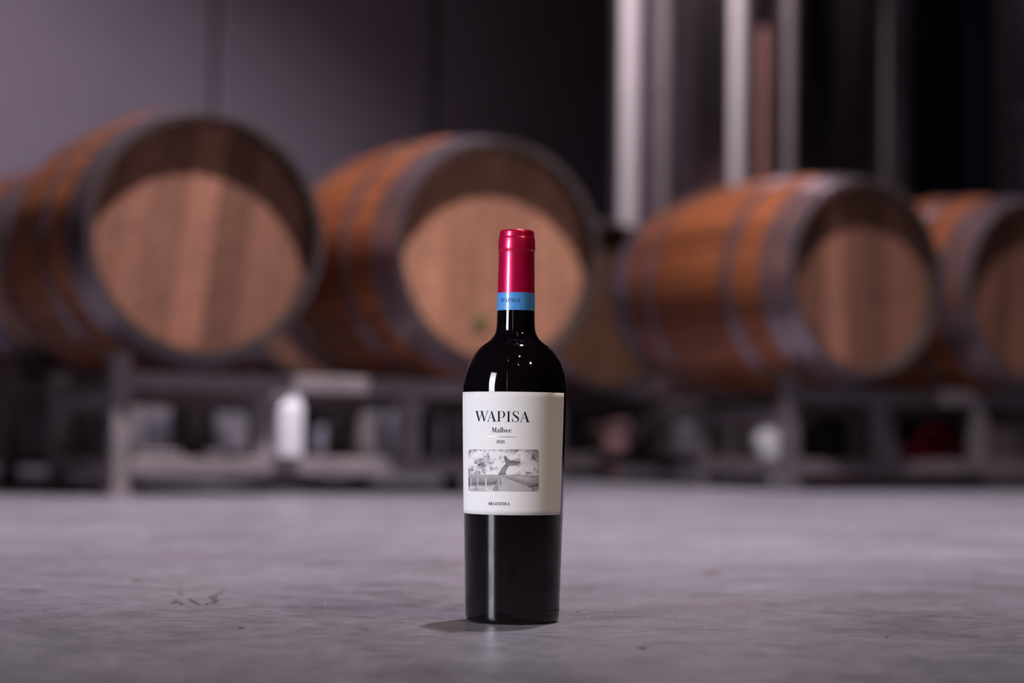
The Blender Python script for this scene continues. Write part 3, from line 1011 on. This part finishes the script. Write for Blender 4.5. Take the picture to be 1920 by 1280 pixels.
jug(690, 866, 7.7, 0.09, 0.27, 'slim grey jug in the shade, second right of the white jug', M['grey_plastic'])
jug(738, 866, 7.8, 0.07, 0.27, 'slim grey jug beside the rack upright left of the bottle', M['grey_plastic'])
jug(845, 866, 7.9, 0.10, 0.25, 'grey jug low behind the rack next to the bottle label', M['grey_plastic'])
jug(1285, 866, 7.45, 0.08, 0.24, 'small lavender jug under the orange barrel', M['grey_plastic'], 0.3)
jug(1437, 858, 6.6, 0.085, 0.19, 'white jug beside the right rack post', M['white_plastic'], 0.1)
carton(1400, 858, 7.38, 0.10, 0.09, 0.25, 'pale brown carton behind the white jug at the right rack', M['carton'])
carton(1890, 858, 7.2, 0.14, 0.12, 0.24, 'pale brown carton under the last barrel at right', M['carton'])

# red hose coiled behind the right rack
pc = on_depth(1735, 850, 6.75)
coil = []
for i in range(140):
    a = i / 139 * 3.0 * 2 * PI
    coil.append((0.19 * math.cos(a) * (1 + 0.05 * math.sin(a * 0.37)), 0.19 * math.sin(a), 0.018 + 0.030 * a / (2 * PI)))
hz_end = [(0.06 , -0.19, 0.13), (-0.02, -0.21, 0.19), (-0.08, -0.20, 0.12), (-0.17, -0.22, 0.05), (-0.30, -0.21, 0.025), (-0.42, -0.16, 0.02)]
hose = thing('red_hose', 'red rubber hose coiled on the floor behind the right rack', 'hose', (pc.x, 6.75, 0))
MB().tube(coil + smooth_path(hz_end, 5), 0.017, 10).build('hose_line', M['red_rubber'], hose)
MB().tube([(-0.42, -0.16, 0.024), (-0.48, -0.13, 0.024)], 0.023, 12).build('coupling', M['rack'], hose)

# blue hose hanging down the dark tank
ph = on_depth(1815, 150, 8.75)
bh = []
for i in range(40):
    f = i / 39
    bh.append((0.03 * math.sin(f * 3) + 0.09 * max(0, f - 0.8) * 5 * (f > 0.8), 0.0, 3.2 - 3.18 * f))
hb = thing('blue_hose', 'dark blue hose hanging in the dark between the two steel tanks', 'hose', (ph.x, 8.75, 0))
MB().tube(bh, 0.020, 10).build('hose_line', M['blue_rubber'], hb)
MB().tube([(0, 0, 3.2), (0, 0.24, 3.24)], 0.026, 12).build('coupling', M['rack'], hb)

# stacked pallets behind the back rack
def pallet(loc, rz, label):
    t = thing('pallet', label, 'pallet', loc, rz, 'stacked pallets behind the bottle')
    Lx, Ly = 0.62, 0.55
    for i in range(3):
        y = (-0.5 + i * 0.5) * (Ly - 0.08)
        MB().box(-Lx / 2, Lx / 2, y - 0.04, y + 0.04, 0.0, 0.014, 0.002).build('bottom_board', M['pallet'], t)
        for j in range(3):
            x = (-0.5 + j * 0.5) * (Lx - 0.08)
            MB().box(x - 0.04, x + 0.04, y - 0.04, y + 0.04, 0.014, 0.070, 0.002).build('block', M['pink_block' if j == 2 else 'pallet'], t)
    for i in range(5):
        x = -Lx / 2 + 0.045 + i * (Lx - 0.09) / 4
        MB().box(x - 0.045, x + 0.045, -Ly / 2, Ly / 2, 0.070, 0.086, 0.002).build('deck_board', M['pallet'], t)
    return t
for i, lb in enumerate(('wooden pallet at the bottom of the stack right of the bottle', 'middle wooden pallet of the stack right of the bottle', 'topmost wooden pallet of the stack right of the bottle')):
    pallet((0.12 + 0.006 * i, 7.62, 0.0861 * i), 0.06 * (i - 1), lb)

# ------------------------------------------------------------------ marks and grit on the floor
def stain(pts, name='stain', mat='stain', h=0.0004):
    P = [on_floor(*p) for p in pts]
    n = len(P)
    V_ = [(p.x, p.y, h) for p in P] + [(p.x, p.y, 0.0) for p in P]
    F = [tuple(range(n))] + [(k, n + k, n + (k + 1) % n, (k + 1) % n) for k in range(n)]
    me = mesh(name, V_, F, M[mat])
    o = obj(name, me, floor)
    if me.polygons[0].normal.z < 0:
        me.flip_normals()
    return o
def dash(x, y, w_, h_):
    stain([(x - w_ / 2, y), (x - w_ * 0.25, y + h_ * 0.5), (x + w_ * 0.3, y + h_ * 0.45), (x + w_ / 2, y - 0.1), (x + w_ * 0.2, y - h_ * 0.5), (x - w_ * 0.3, y - h_ * 0.4)])
for (x, y, w_) in ((336, 1110, 8), (341, 1114, 9), (330, 1126, 14), (334, 1130, 18), (324, 1131, 9), (341, 1133, 9), (356, 1124, 10), (361, 1127, 14), (366, 1130, 14), (371, 1133, 9),
                   (400, 1119, 17), (396, 1121, 14), (402, 1124, 14), (404, 1127, 11), (399, 1130, 14), (388, 1132, 8), (412, 1112, 9), (418, 1107, 9), (405, 1116, 8)):
    dash(x, y, w_, 1.7)
for (x, y, w_, h_) in ((58, 1107, 46, 2.0), (452, 1177, 12, 4), (255, 1088, 20, 2.6), (1204, 1215, 18, 3.2), (1335, 1074, 38, 4.0), (1662, 1194, 6, 4)):
    dash(x, y, w_, h_)
grit = MB()
for (x, y, s) in ((1070, 1156, 1.6), (1103, 1156, 2.0), (1191, 1161, 1.2), (1263, 1149, 1.6), (1335, 1133, 1.6), (1260, 1163, 1.5), (1280, 1152, 1.2), (1300, 1156, 1.2), (610, 1132, 1.6), (570, 1136, 1.2), (1342, 1149, 1.2), (1172, 1128, 1.0), (1395, 1151, 1.0)):
    p = on_floor(x, y)
    r = s / 2400.0
    grit.add([p + Vector(q) * r for q in ((1, 0, 0.1), (0.2, 0.9, 0.1), (-1, 0.2, 0.1), (0, -1, 0.1), (0.1, 0, 1.2), (0, 0, -0.02))],
             [(0, 1, 4), (1, 2, 4), (2, 3, 4), (3, 0, 4), (1, 0, 5), (2, 1, 5), (3, 2, 5), (0, 3, 5)])
g_o = grit.build('grit', M['chip'], floor)
g_o['kind'] = 'stuff'
crumb = MB()
for (x, y, s) in ((69, 1080, 4.0), (1083, 1147, 2.4), (1155, 1145, 2.0), (83, 1145, 2.0), (1048, 1141, 2.4)):
    p = on_floor(x, y)
    r = s / 2400.0
    crumb.add([p + Vector(q) * r for q in ((1, 0, 0.1), (0.2, 0.9, 0.1), (-1, 0.2, 0.1), (0, -1, 0.1), (0.1, 0, 1.2), (0, 0, -0.02))],
              [(0, 1, 4), (1, 2, 4), (2, 3, 4), (3, 0, 4), (1, 0, 5), (2, 1, 5), (3, 2, 5), (0, 3, 5)])
c_o = crumb.build('dark_grit', M['stain'], floor)
c_o['kind'] = 'stuff'
